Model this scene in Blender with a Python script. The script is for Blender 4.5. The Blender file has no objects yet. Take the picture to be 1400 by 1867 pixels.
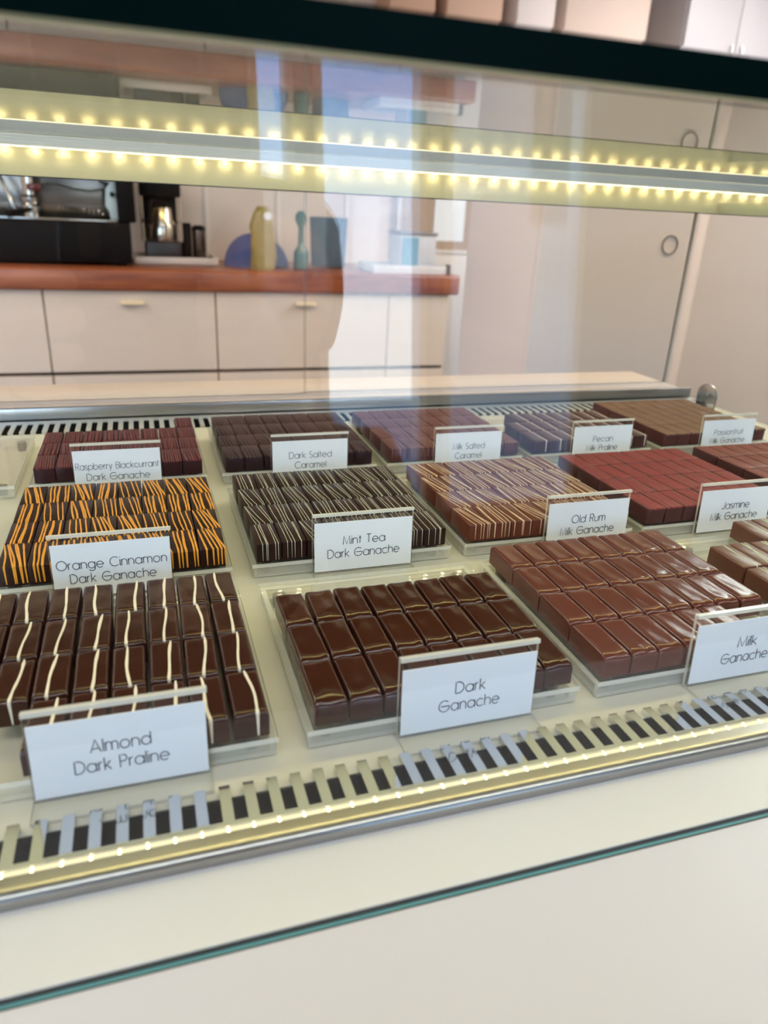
import bpy, bmesh, math, random
from math import sin, cos, pi, radians
from mathutils import Vector, Matrix

random.seed(7)
SC = bpy.context.scene
COL = SC.collection

# ------------------------------------------------------------------ camera
CAM_R = Vector((0.95181695, -0.30338797, 0.04472399))
CAM_U = Vector((0.07703648, 0.37770814, 0.92271444))
CAM_F = Vector((0.29683307, 0.87480987, -0.38288095))
cam = bpy.data.cameras.new('camera')
cam.sensor_fit = 'VERTICAL'
cam.sensor_height = 36.0
cam.lens = 1324.277 / 1867.0 * 36.0
cam.clip_start = 0.01
cam.dof.use_dof = True
cam.dof.focus_distance = 0.53
cam.dof.aperture_fstop = cam.lens / 3.2
cam_o = bpy.data.objects.new('camera', cam)
COL.objects.link(cam_o)
m = Matrix.Identity(4)
for i in range(3):
    m[i][0], m[i][1], m[i][2] = CAM_R[i], CAM_U[i], -CAM_F[i]
m[2][3] = 0.25
cam_o.matrix_world = m
SC.camera = cam_o

# ------------------------------------------------------------------ view, world and added fill lights
SC.view_settings.view_transform = 'Standard'
SC.view_settings.look = 'None'
SC.view_settings.exposure = 0.22
SC.view_settings.gamma = 1.0
SC.view_settings.use_curve_mapping = False
SC.cycles.max_bounces = 14
SC.cycles.diffuse_bounces = 4
SC.cycles.glossy_bounces = 5
SC.cycles.transmission_bounces = 8
SC.cycles.transparent_max_bounces = 40
SC.cycles.use_denoising = True
SC.cycles.sample_clamp_indirect = 40.0

W = bpy.data.worlds.new('overcast_sky')
SC.world = W
W.use_nodes = True
bg = W.node_tree.nodes['Background']
wt_ = W.node_tree
w_tc = wt_.nodes.new('ShaderNodeTexCoord')
w_sep = wt_.nodes.new('ShaderNodeSeparateXYZ')
wt_.links.new(w_tc.outputs['Generated'], w_sep.inputs[0])
w_r = wt_.nodes.new('ShaderNodeValToRGB')            # pale horizon, blue overhead
w_r.color_ramp.elements[0].position = 0.04
w_r.color_ramp.elements[0].color = (0.72, 0.85, 1.0, 1)
w_r.color_ramp.elements[1].position = 0.30
w_r.color_ramp.elements[1].color = (0.18, 0.47, 1.0, 1)
wt_.links.new(w_sep.outputs['Z'], w_r.inputs[0])
wt_.links.new(w_r.outputs[0], bg.inputs[0])
bg.inputs[1].default_value = 7.0


def area(name, loc, rot, sx, sy, power, col):
    l = bpy.data.lights.new(name, 'AREA')
    l.shape = 'RECTANGLE'
    l.size, l.size_y = sx, sy
    l.energy = power
    l.color = col
    o = bpy.data.objects.new(name, l)
    o.location = loc
    o.rotation_euler = rot
    COL.objects.link(o)
    return o


area('fill_light_shop', (0.3, -0.55, 1.62), (0, 0, 0), 3.2, 0.3, 25, (0.84, 0.91, 1.0))  # unseen cool fill added over the customer side
area('fill_light_counter', (0.9, 1.1, 1.62), (0, 0, 0), 2.8, 0.13, 25, (1.0, 0.74, 0.33))  # unseen golden fill added above the case, gilds the chocolate edges
area('fill_light_left', (-1.9, 2.2, 1.62), (0, 0, 0), 0.9, 1.7, 66, (1.0, 0.94, 0.94))  # unseen fill added to brighten the kitchen from the left
area('fill_light_right', (2.95, 2.0, 1.62), (0, 0, 0), 0.7, 1.7, 78, (1.0, 0.95, 0.97))  # unseen fill added to brighten the right and back walls
area('vent_reflection_fill', (0.8, 1.88, 1.66), (0, 0, 0), 4.0, 0.34, 4.0, (1.0, 0.86, 0.55))  # unseen warm panel added so the vent fingers reflect cream
for wn, wx, ww in (('window_portal', 1.1, 1.7), ('window_portal_wide', -1.85, 2.0)):
    po = area(wn, (wx, -2.42, 0.42), (radians(90), 0, pi), ww, 2.3, 1, (1, 1, 1))
    po.data.cycles.is_portal = True


# ------------------------------------------------------------------ materials
def lin(c):
    return tuple(((v / 255) / 12.92 if v / 255 <= 0.04045 else ((v / 255 + 0.055) / 1.055) ** 2.4) for v in c) + (1,)


MATS = {}


def mat(name, c, rough=0.5, metal=0.0, spec=0.5, coat=0.0, noise=None, bump=None, emit=None):
    """noise = (scale, amount): mottles the colour; bump = (scale, strength)"""
    if name in MATS:
        return MATS[name]
    M = bpy.data.materials.new(name)
    M.use_nodes = True
    nt = M.node_tree
    b = nt.nodes['Principled BSDF']
    b.inputs['Base Color'].default_value = lin(c)
    b.inputs['Roughness'].default_value = rough
    b.inputs['Metallic'].default_value = metal
    b.inputs['Specular IOR Level'].default_value = spec
    b.inputs['Coat Weight'].default_value = coat
    if noise or bump:
        tc = nt.nodes.new('ShaderNodeTexCoord')
    if noise:
        n = nt.nodes.new('ShaderNodeTexNoise')
        n.inputs['Scale'].default_value = noise[0]
        n.inputs['Detail'].default_value = 4
        nt.links.new(tc.outputs['Object'], n.inputs['Vector'])
        hsv = nt.nodes.new('ShaderNodeHueSaturation')
        hsv.inputs['Color'].default_value = lin(c)
        mr = nt.nodes.new('ShaderNodeMapRange')
        mr.inputs[3].default_value = 1 - noise[1]
        mr.inputs[4].default_value = 1 + noise[1]
        nt.links.new(n.outputs['Fac'], mr.inputs[0])
        nt.links.new(mr.outputs[0], hsv.inputs['Value'])
        nt.links.new(hsv.outputs[0], b.inputs['Base Color'])
    if bump:
        n2 = nt.nodes.new('ShaderNodeTexNoise')
        n2.inputs['Scale'].default_value = bump[0]
        n2.inputs['Detail'].default_value = 3
        nt.links.new(tc.outputs['Object'], n2.inputs['Vector'])
        bp = nt.nodes.new('ShaderNodeBump')
        bp.inputs['Strength'].default_value = bump[1]
        bp.inputs['Distance'].default_value = 0.001
        nt.links.new(n2.outputs['Fac'], bp.inputs['Height'])
        nt.links.new(bp.outputs[0], b.inputs['Normal'])
    if emit:
        b.inputs['Emission Color'].default_value = emit[0] + (1,)
        b.inputs['Emission Strength'].default_value = emit[1]
    MATS[name] = M
    return M


def glass(name, tint=(1, 1, 1), r0=0.04, rough=0.0, power=5.0, haze=0.0, hazecol=(240, 238, 228)):
    """sheet glass: clear body with angle-dependent mirror reflection"""
    if name in MATS:
        return MATS[name]
    M = bpy.data.materials.new(name)
    M.use_nodes = True
    nt = M.node_tree
    nt.nodes.remove(nt.nodes['Principled BSDF'])
    out = nt.nodes['Material Output']
    tr = nt.nodes.new('ShaderNodeBsdfTransparent')
    tr.inputs[0].default_value = tint + (1,)
    gl = nt.nodes.new('ShaderNodeBsdfGlossy')
    gl.inputs['Roughness'].default_value = rough
    lw = nt.nodes.new('ShaderNodeLayerWeight')
    lw.inputs['Blend'].default_value = 0.5
    p = nt.nodes.new('ShaderNodeMath')
    p.operation = 'POWER'
    p.inputs[1].default_value = power
    nt.links.new(lw.outputs['Facing'], p.inputs[0])
    ma = nt.nodes.new('ShaderNodeMath')
    ma.operation = 'MULTIPLY_ADD'
    ma.inputs[1].default_value = 1 - r0
    ma.inputs[2].default_value = r0
    nt.links.new(p.outputs[0], ma.inputs[0])
    base = tr
    if haze:
        df = nt.nodes.new('ShaderNodeBsdfDiffuse')
        df.inputs[0].default_value = lin(hazecol)
        mh = nt.nodes.new('ShaderNodeMixShader')
        mh.inputs[0].default_value = haze
        nt.links.new(tr.outputs[0], mh.inputs[1])
        nt.links.new(df.outputs[0], mh.inputs[2])
        base = mh
    mx = nt.nodes.new('ShaderNodeMixShader')
    nt.links.new(ma.outputs[0], mx.inputs[0])
    nt.links.new(base.outputs[0], mx.inputs[1])
    nt.links.new(gl.outputs[0], mx.inputs[2])
    nt.links.new(mx.outputs[0], out.inputs['Surface'])
    MATS[name] = M
    return M


def wood(name, c1, c2, axis_scale=(1.2, 14, 14), rough=0.35):
    if name in MATS:
        return MATS[name]
    M = bpy.data.materials.new(name)
    M.use_nodes = True
    nt = M.node_tree
    b = nt.nodes['Principled BSDF']
    b.inputs['Roughness'].default_value = rough
    tc = nt.nodes.new('ShaderNodeTexCoord')
    mp = nt.nodes.new('ShaderNodeMapping')
    mp.inputs['Scale'].default_value = axis_scale
    nt.links.new(tc.outputs['Object'], mp.inputs[0])
    n = nt.nodes.new('ShaderNodeTexNoise')
    n.inputs['Scale'].default_value = 3.0
    n.inputs['Detail'].default_value = 6
    nt.links.new(mp.outputs[0], n.inputs['Vector'])
    r = nt.nodes.new('ShaderNodeValToRGB')
    r.color_ramp.elements[0].position = 0.35
    r.color_ramp.elements[0].color = lin(c1)
    r.color_ramp.elements[1].position = 0.68
    r.color_ramp.elements[1].color = lin(c2)
    nt.links.new(n.outputs['Fac'], r.inputs[0])
    nt.links.new(r.outputs[0], b.inputs['Base Color'])
    MATS[name] = M
    return M


def emis(name, c, s):
    if name in MATS:
        return MATS[name]
    M = bpy.data.materials.new(name)
    M.use_nodes = True
    nt = M.node_tree
    nt.nodes.remove(nt.nodes['Principled BSDF'])
    e = nt.nodes.new('ShaderNodeEmission')
    e.inputs[0].default_value = c + (1,)
    e.inputs[1].default_value = s
    nt.links.new(e.outputs[0], nt.nodes['Material Output'].inputs[0])
    MATS[name] = M
    return M


G_PANE = glass('pane_glass', (0.985, 0.995, 0.99))
G_DOOR = glass('door_glass', (0.95, 0.965, 0.955), r0=0.012)
G_TOP = glass('top_sheet_glass', (0.82, 0.88, 0.85), power=4.0)
ACR = glass('clear_acrylic', (0.985, 0.985, 0.975), r0=0.014, haze=0.012)
ACR_SKIRT = glass('frosted_acrylic_side', (0.98, 0.98, 0.965), r0=0.05, haze=0.26, hazecol=(244, 240, 226))
ACR_EDGE = glass('sawn_acrylic_edge', (0.97, 0.97, 0.95), r0=0.06, rough=0.12, haze=0.55, hazecol=(246, 243, 230))
GREEN = mat('green_glass_edge', (1, 17, 14), 0.4, spec=0.03)
CYAN = mat('cyan_glass_edge', (84, 150, 152), 0.2)
WHITE = mat('white_laminate', (222, 217, 215), 0.25)
DECK = mat('white_deck_lacquer', (212, 207, 188), 0.16)
STEEL = mat('polished_steel', (205, 205, 205), 0.07, 1.0)
BRUSHED = mat('brushed_steel', (170, 168, 164), 0.28, 1.0, bump=(400, 0.05))
ALU = mat('anodised_aluminium', (222, 226, 224), 0.4, 0.1)
DARK = mat('dark_void', (14, 12, 12), 0.7)
BLACK = mat('black_plastic', (13, 9, 9), 0.5, spec=0.12)
PAPER = mat('white_card', (236, 238, 240), 0.6)
INK = mat('dark_ink', (52, 58, 74), 0.7)


# ------------------------------------------------------------------ mesh building
class MB:
    def __init__(s):
        s.v, s.f, s.mi = [], [], []

    def add(s, vs, fs, mi=0):
        k = len(s.v)
        s.v += [tuple(p) for p in vs]
        s.f += [tuple(i + k for i in f) for f in fs]
        s.mi += ([mi] * len(fs) if isinstance(mi, int) else list(mi))
        return s

    def box(s, x0, x1, y0, y1, z0, z1, mi=0, edge=None):
        vs = [(x, y, z) for z in (z0, z1) for y in (y0, y1) for x in (x0, x1)]
        fs = [(0, 2, 3, 1), (4, 5, 7, 6), (0, 1, 5, 4), (2, 6, 7, 3), (0, 4, 6, 2), (1, 3, 7, 5)]
        if edge is not None:                         # thin sides take the edge material
            d = [z1 - z0, z1 - z0, y1 - y0, y1 - y0, x1 - x0, x1 - x0]
            t = min(d)
            mi = [mi if q == t else edge for q in d]
        return s.add(vs, fs, mi)

    def prism(s, poly, axis, a0, a1, mi=0):
        n = len(poly)

        def P(p, a):
            return {'x': (a, p[0], p[1]), 'y': (p[0], a, p[1]), 'z': (p[0], p[1], a)}[axis]
        vs = [P(p, a0) for p in poly] + [P(p, a1) for p in poly]
        fs = [tuple(range(n))[::-1], tuple(range(n, 2 * n))]
        fs += [(i, (i + 1) % n, n + (i + 1) % n, n + i) for i in range(n)]
        return s.add(vs, fs, mi)

    def lathe(s, prof, c=(0, 0, 0), n=28, mi=0, axis='z'):
        vs, fs = [], []
        for r, h in prof:
            for k in range(n):
                a = 2 * pi * k / n
                p = (r * cos(a), r * sin(a), h)
                if axis == 'y':
                    p = (p[0], h, p[1])
                if axis == 'x':
                    p = (h, p[0], p[1])
                vs.append((p[0] + c[0], p[1] + c[1], p[2] + c[2]))
        for j in range(len(prof) - 1):
            for k in range(n):
                fs.append((j * n + k, j * n + (k + 1) % n, (j + 1) * n + (k + 1) % n, (j + 1) * n + k))
        fs.append(tuple(range(n))[::-1])
        fs.append(tuple(range((len(prof) - 1) * n, len(prof) * n)))
        return s.add(vs, fs, mi)

    def tube(s, pts, r, n=8, mi=0):
        pts = [Vector(p) for p in pts]
        R = r if isinstance(r, (list, tuple)) else [r] * len(pts)
        vs, fs = [], []
        up = None
        for i, p in enumerate(pts):
            t = (pts[min(i + 1, len(pts) - 1)] - pts[max(i - 1, 0)]).normalized()
            if up is None:
                up = Vector((0, 0, 1)) if abs(t.z) < 0.9 else Vector((1, 0, 0))
            a = t.cross(up).normalized()
            up = a.cross(t).normalized()
            for k in range(n):
                q = 2 * pi * k / n
                vs.append(p + (a * cos(q) + up * sin(q)) * R[i])
        for j in range(len(pts) - 1):
            for k in range(n):
                fs.append((j * n + k, j * n + (k + 1) % n, (j + 1) * n + (k + 1) % n, (j + 1) * n + k))
        fs.append(tuple(range(n))[::-1])
        fs.append(tuple(range((len(pts) - 1) * n, len(pts) * n)))
        return s.add(vs, fs, mi)

    def ellipsoid(s, c, rx, ry, rz, n=20, m=12, mi=0):
        vs, fs = [], []
        for j in range(1, m):
            t = pi * j / m
            for k in range(n):
                a = 2 * pi * k / n
                vs.append((c[0] + rx * sin(t) * cos(a), c[1] + ry * sin(t) * sin(a), c[2] + rz * cos(t)))
        for j in range(m - 2):
            for k in range(n):
                fs.append((j * n + k, (j + 1) * n + k, (j + 1) * n + (k + 1) % n, j * n + (k + 1) % n))
        k0 = len(vs)
        vs += [(c[0], c[1], c[2] + rz), (c[0], c[1], c[2] - rz)]
        for k in range(n):
            fs.append((k, (k + 1) % n, k0))
            fs.append(((m - 2) * n + (k + 1) % n, (m - 2) * n + k, k0 + 1))
        return s.add(vs, fs, mi)

    def build(s, name, mats, parent=None, bevel=0, seg=2, smooth=True, ang=35, origin=None, clean=True):
        me = bpy.data.meshes.new(name)
        off = Vector((0, 0, 0))
        if parent is not None:
            off = world_loc(parent)
        elif origin is not None:
            off = Vector(origin)
        me.from_pydata([tuple(Vector(p) - off) for p in s.v], [], s.f)
        mats = mats if isinstance(mats, (list, tuple)) else [mats]
        for q in mats:
            me.materials.append(q)
        me.polygons.foreach_set('material_index', s.mi)
        bm = bmesh.new()
        bm.from_mesh(me)
        if clean:
            bmesh.ops.recalc_face_normals(bm, faces=bm.faces)
        if bevel:
            es = [e for e in bm.edges if len(e.link_faces) == 2 and e.calc_face_angle(0) > radians(30)]
            bmesh.ops.bevel(bm, geom=es, offset=bevel, segments=seg, profile=0.5, affect='EDGES', clamp_overlap=True)
        bm.to_mesh(me)
        bm.free()
        if smooth:
            me.shade_smooth()
            me.set_sharp_from_angle(angle=radians(ang))
        o = bpy.data.objects.new(name, me)
        COL.objects.link(o)
        if parent is not None:
            o.parent = parent
        elif origin is not None:
            o.location = origin
        return o


def world_loc(o):
    p = Vector(o.location)
    while o.parent:
        o = o.parent
        p += Vector(o.location)
    return p


def tag(o, label=None, cat=None, group=None, kind=None):
    if label:
        o['label'] = label
    if cat:
        o['category'] = cat
    if group:
        o['group'] = group
    if kind:
        o['kind'] = kind
    return o


def thing(name, label, cat, loc=(0, 0, 0), group=None, kind=None):
    o = bpy.data.objects.new(name, None)
    o.empty_display_size = 0.05
    o.location = loc
    COL.objects.link(o)
    return tag(o, label, cat, group, kind)


def struct(mb, name, m, **k):
    return tag(mb.build(name, m, smooth=False, **k), kind='structure')


# ------------------------------------------------------------------ the room
FZ = -1.0        # floor
CZ = 1.72        # ceiling
WALL = mat('warm_white_paint', (222, 204, 190), 0.45)
WALLR = mat('cream_paint', (228, 221, 212), 0.5)
WALLF = mat('taupe_paint', (66, 58, 52), 0.6)
struct(MB().box(-3.0, 3.6, -2.6, 4.1, FZ - 0.05, FZ), 'floor', wood('floor_boards', (66, 48, 36), (88, 66, 50)))
struct(MB().box(-3.0, 3.6, -2.6, 4.1, CZ, CZ + 0.05), 'ceiling', mat('ceiling_boards', (112, 94, 78), 0.7))
# the kitchen wall: vertical boards with pale raised joints
wb = MB().box(-3.0, 3.6, 4.0, 4.1, FZ, CZ)
x = -2.9
while x < 3.3:
    wb.box(x, x + 0.018, 3.992, 4.0, FZ, CZ, 1)
    x += 0.36
struct(wb, 'wall_back', [WALL, mat('joint_paint', (232, 220, 208), 0.4)])
struct(MB().box(3.38, 3.48, -2.5, 4.0, FZ, CZ), 'wall_right', WALLR)
struct(MB().box(-3.0, -2.9, -2.5, 4.0, FZ, CZ), 'wall_left', WALL)
# street side: wall with one opening for a door light and one for a window
OX = [(-2.85, -0.90), (0.43, 0.59), (0.67, 1.12), (1.20, 1.85)]
OZ0, OZ1 = [-0.52, 0.36, -0.52, -0.52], 1.45
wf = MB()
xs = [-3.0] + [q for o in OX for q in o] + [3.6]
for i in range(0, len(xs), 2):
    wf.box(xs[i], xs[i + 1], -2.6, -2.5, FZ, CZ)
for (a, b), oz in zip(OX, OZ0):
    wf.box(a, b, -2.6, -2.5, FZ, oz)
    wf.box(a, b, -2.6, -2.5, OZ1, CZ)
struct(wf, 'wall_front', WALLF)
for i, (a, b) in enumerate(OX):
    w = MB()
    t = 0.03
    oz = OZ0[i]
    w.box(a, a + t, -2.58, -2.48, oz, OZ1).box(b - t, b, -2.58, -2.48, oz, OZ1)
    w.box(a + t, b - t, -2.58, -2.48, oz, oz + t).box(a + t, b - t, -2.58, -2.48, OZ1 - t, OZ1)
    wo = struct(w, 'window_%d' % (i + 1), mat('window_frame_white', (228, 228, 224), 0.4))
    MB().box(a + t, b - t, -2.545, -2.54, oz + t, OZ1 - t).build('pane', G_PANE, wo, smooth=False)
struct(MB().box(-14, 16, -16, -2.6, FZ - 0.15, FZ - 0.1), 'ground', mat('pavement_stone', (150, 146, 140), 0.8, noise=(3, 0.15)))
fac = MB().box(3.3, 14, -8.6, -8.0, FZ - 0.1, 7)
for k in range(4):
    fac.box(4.6 + 2.4 * k, 5.5 + 2.4 * k, -8.0, -7.96, 1.6, 3.6, 1)
tag(fac.build('street_building', [mat('facade_render', (196, 184, 176), 0.8), mat('facade_dark_glass', (60, 66, 72), 0.2)], smooth=False),
    'pale rendered building across the street with tall dark windows', 'building')

# ------------------------------------------------------------------ the display case
X0, X1 = -0.60, 0.805
case = thing('display_case', 'glass display case with white deck, slotted steel vents and lit rail', 'display case', (0.1, 0.55, 0.0))
ZT = lambda y: 0.2964 + 0.0125 * y          # underside of the top glass
YF = lambda z: 0.1882 + 0.0845 * z          # the front glass leans back a little
MB().box(X0, X1, 0.262, 0.868, -0.006, 0.0).build('deck', DECK, case, smooth=False)
MB().box(X0, X1, 0.2606, 0.2618, -0.026, -0.0004).box(X0, X1, 0.2425, 0.262, -0.03, -0.026).box(X0, X1, 0.262, 0.266, -0.03, -0.006).box(X0, X1, 0.2405, 0.2425, -0.03, -0.0005).build('front_duct', DARK, case, smooth=False)  # thin dark strip added over the deck edge so the slots look darker
MB().box(X0, X1, 0.864, 0.905, -0.03, -0.026).box(X0, X1, 0.864, 0.868, -0.03, -0.006).box(X0, X1, 0.905, 0.909, -0.03, 0.0).build('rear_duct', DARK, case, smooth=False)
# front vent: one polished strip with fingers lying over the duct
v = MB()
v.box(X0, X1, 0.2408, 0.2440, 0.0028, 0.0040)
k0 = int((X0 - 0.0167) / 0.0109)
k = k0
while 0.0167 + 0.0109 * k < X1 - 0.01:
    xa = 0.0167 + 0.0109 * k
    v.box(xa, xa + 0.0050, 0.2440, 0.2655, 0.0028, 0.0040)
    v.box(xa, xa + 0.0050, 0.2643, 0.2655, 0.0001, 0.0028)
    v.box(xa, xa + 0.0008, 0.2440, 0.2643, -0.004, 0.0028)
    k += 1
v.build('front_vent', STEEL, case, smooth=False)
v = MB()
v.box(X0, X1, 0.9000, 0.9120, 0.0018, 0.0030)
xa = -0.1582 + 0.0062 - 0.0116 * 38
while xa < X1 - 0.01:
    v.box(xa, xa + 0.0054, 0.8660, 0.9000, 0.0018, 0.0030)
    v.box(xa, xa + 0.0054, 0.8660, 0.8672, 0.0001, 0.0018)
    xa += 0.0116
v.build('rear_vent', mat('satin_steel', (212, 210, 204), 0.35, 0.5), case, smooth=False)
# front light channel, lip and sill


def led_tape(name, y0, y1, z0, z1, xa, xb, step, wd, m, parent, base=None):
    """one continuous tape whose short lit faces are the diodes"""
    mb = MB()
    xs_ = []
    x = xa
    while x < xb:
        xs_ += [x, x + wd]
        x += step
    sec = [(y0, z0), (y1, z0), (y1, z1), (y0, z1)]
    vs = [(x, a, b) for x in xs_ for a, b in sec]
    fs, mi = [(0, 1, 2, 3)], [0]
    for q in range(len(xs_) - 1):
        for k in range(4):
            fs.append((q * 4 + k, q * 4 + (k + 1) % 4, q * 4 + 4 + (k + 1) % 4, q * 4 + 4 + k))
            mi.append(1 if q % 2 == 0 and k in (LIT) else 0)
    e = (len(xs_) - 1) * 4
    fs.append((e + 3, e + 2, e + 1, e))
    mi.append(0)
    mb.add(vs, fs, mi)
    return mb.build(name, [base or mat('led_tape', (206, 196, 160), 0.5), m], parent, smooth=False)


ch = MB().box(X0, X1, 0.2363, 0.2406, 0.0043, 0.0050, edge=1)
led_f = ch.build('front_light_channel', [ACR, ACR_EDGE], case, smooth=False)
LIT = (2,)
led_tape('led_tape', 0.2366, 0.2403, 0.0030, 0.0041, -0.32, 0.66, 0.0109, 0.0009, emis('led_warm_front', (1.0, 0.86, 0.45), 14), led_f,
         emis('led_tape_glow', (1.0, 0.87, 0.52), 1.2))
lip = [(0.2262, -0.004), (0.2262, 0.0030)]
for q in range(9):
    a = pi - q / 8 * (pi / 2)
    lip.append((0.2312 + 0.005 * cos(a), 0.0030 + 0.0030 * sin(a)))
lip += [(0.2362, 0.0060), (0.2362, -0.004)]
MB().prism(lip, 'x', X0, X1).build('front_lip', BRUSHED, case, ang=50)
MB().box(X0, X1, 0.1911, 0.2260, -0.02, -0.0005).build('front_sill', WHITE, case, smooth=False)
MB().box(X0, X1, 0.02, 0.1880, -0.012, -0.0022).build('front_ledge', mat('white_back_painted_glass', (219, 212, 209), 0.4), case, bevel=0.0008)
MB().box(X0, X1, 0.150, 0.1915, -0.98, -0.0125).build('front_panel', WHITE, case, smooth=False)
MB().box(X0, X1, 0.1898, 0.1912, -0.012, -0.0012).build('seam', DARK, case, smooth=False)
# front glass (leaning), green-edged
zf = 0.2856
fg = MB()
th = 0.0030
P = [(YF(0), -0.002), (YF(0) + th * 0.7, -0.002), (YF(zf) + th, zf), (YF(zf), zf)]
fg.prism(P, 'x', X0, X1, 0)
fg.mi = [1, 1, 2, 0, 1, 0]
fg.build('front_glass', [G_PANE, GREEN, CYAN], case, smooth=False)
# top glass
tg = MB()
prof_t = [(0.2085, 0.2868), (0.262, ZT(0.262)), (1.02, ZT(1.02))]       # the front lip of the sheet dips a little
P = prof_t + [(y, z + 0.0105) for y, z in prof_t[::-1]]
tg.prism(P, 'x', X0, 1.9, 0)
tg.mi = [1, 1, 0, 0, 1, 0, 0, 1]
tg.build('top_glass', [G_TOP, GREEN], case, smooth=False)
# side glass and rear sliding doors
MB().box(0.805, 0.811, 0.20, 0.985, 0.0, 0.281, edge=1).build('side_glass', [G_DOOR, mat('grey_glass_edge', (196, 186, 174), 0.2)], case, smooth=False)
DE = mat('door_edge_dark', (112, 96, 86), 0.3)
for a, b, yy in ((X0, 0.2075, 0.972), (0.2065, 0.803, 0.980)):
    MB().box(a, b, yy, yy + 0.0028, 0.0122, 0.300, edge=1).build('sliding_door', [G_DOOR, DE], case, smooth=False)
MB().box(X0, X1, 0.9155, 0.9185, 0.0, 0.0175).box(X0, X1, 0.9185, 0.966, 0.0, 0.004).build('rear_rail', BRUSHED, case, bevel=0.0005)
MB().box(X0, X1, 0.9262, 0.9300, 0.004, 0.0150).build('rail_gap_strip', BLACK, case, smooth=False)  # black strip stands in for the dark gap behind the rail
MB().box(X0, 0.803, 0.960, 1.065, 0.0, 0.0120).box(X0, 0.803, 0.9320, 0.960, 0.004, 0.0118).build('rear_sill', mat('sill_cream', (204, 188, 182), 0.35), case, bevel=0.001)
MB().box(X0, X1, 0.99, 1.055, FZ, 0.0).build('rear_panel', WHITE, case, smooth=False)
MB().box(X0, X1, 0.24, 0.99, -0.10, -0.032).build('base_box', WHITE, case, smooth=False)
# hanging light rail: grooved aluminium profile, LED line and translucent valance
XR = 1.75
r = MB().box(X0, XR, 0.925, 0.950, 0.2965, ZT(0.925) - 0.0006)
for z in (0.2990, 0.3022, 0.3052):
    r.box(X0, XR, 0.9238, 0.925, z, z + 0.0016)
rail = r.build('light_rail', ALU, case, smooth=False)
MB().box(X0, XR, 0.9380, 0.9400, 0.2675, 0.2964).build('valance', mat('frosted_valance', (204, 196, 156), 0.4), rail, smooth=False)
MB().box(X0, XR, 0.9376, 0.9402, 0.2664, 0.2674).build('valance_edge', DARK, rail, smooth=False)
LIT = (0,)
led_tape('led_tape', 0.9318, 0.9338, 0.2951, 0.2963, -0.44, 1.35, 0.0285, 0.0060, emis('led_warm_rear', (1.0, 0.87, 0.56), 90), rail, emis('led_tape_rear_glow', (1.0, 0.87, 0.54), 2.5))
# the light line tucked under the front edge of the top glass
LIT = (1,)
led_tape('front_led_tape', 0.2235, 0.2250, 0.2884, 0.2902, -0.40, 0.80, 0.0285, 0.0090, emis('led_warm_top', (1.0, 0.87, 0.66), 600), case)
# hinge bracket at the right end of the deck
br = MB()
pl = [(0.842, 0.0), (0.880, 0.0), (0.880, 0.020)]
for q in range(9):
    a = q / 8 * pi
    pl.append((0.861 + 0.019 * cos(a), 0.020 + 0.016 * sin(a)))
pl.append((0.842, 0.020))
br.prism(pl, 'x', 0.786, 0.7895)
br.box(0.770, 0.7895, 0.842, 0.880, 0.0, 0.003)
bo = br.build('bracket', BRUSHED, case, bevel=0.0008)
MB().lathe([(0.0, 0.7825), (0.0045, 0.7830), (0.0055, 0.7862)], (0, 0.861, 0.022), 16, axis='x').build('screw', BRUSHED, bo)

# ------------------------------------------------------------------ stroke lettering (thin geometric capitals and round lower case)
def arc(cx, cy, rx, ry, a0, a1, n=14):
    return [(cx + rx * cos(radians(a0 + (a1 - a0) * i / n)), cy + ry * sin(radians(a0 + (a1 - a0) * i / n))) for i in range(n + 1)]


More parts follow.
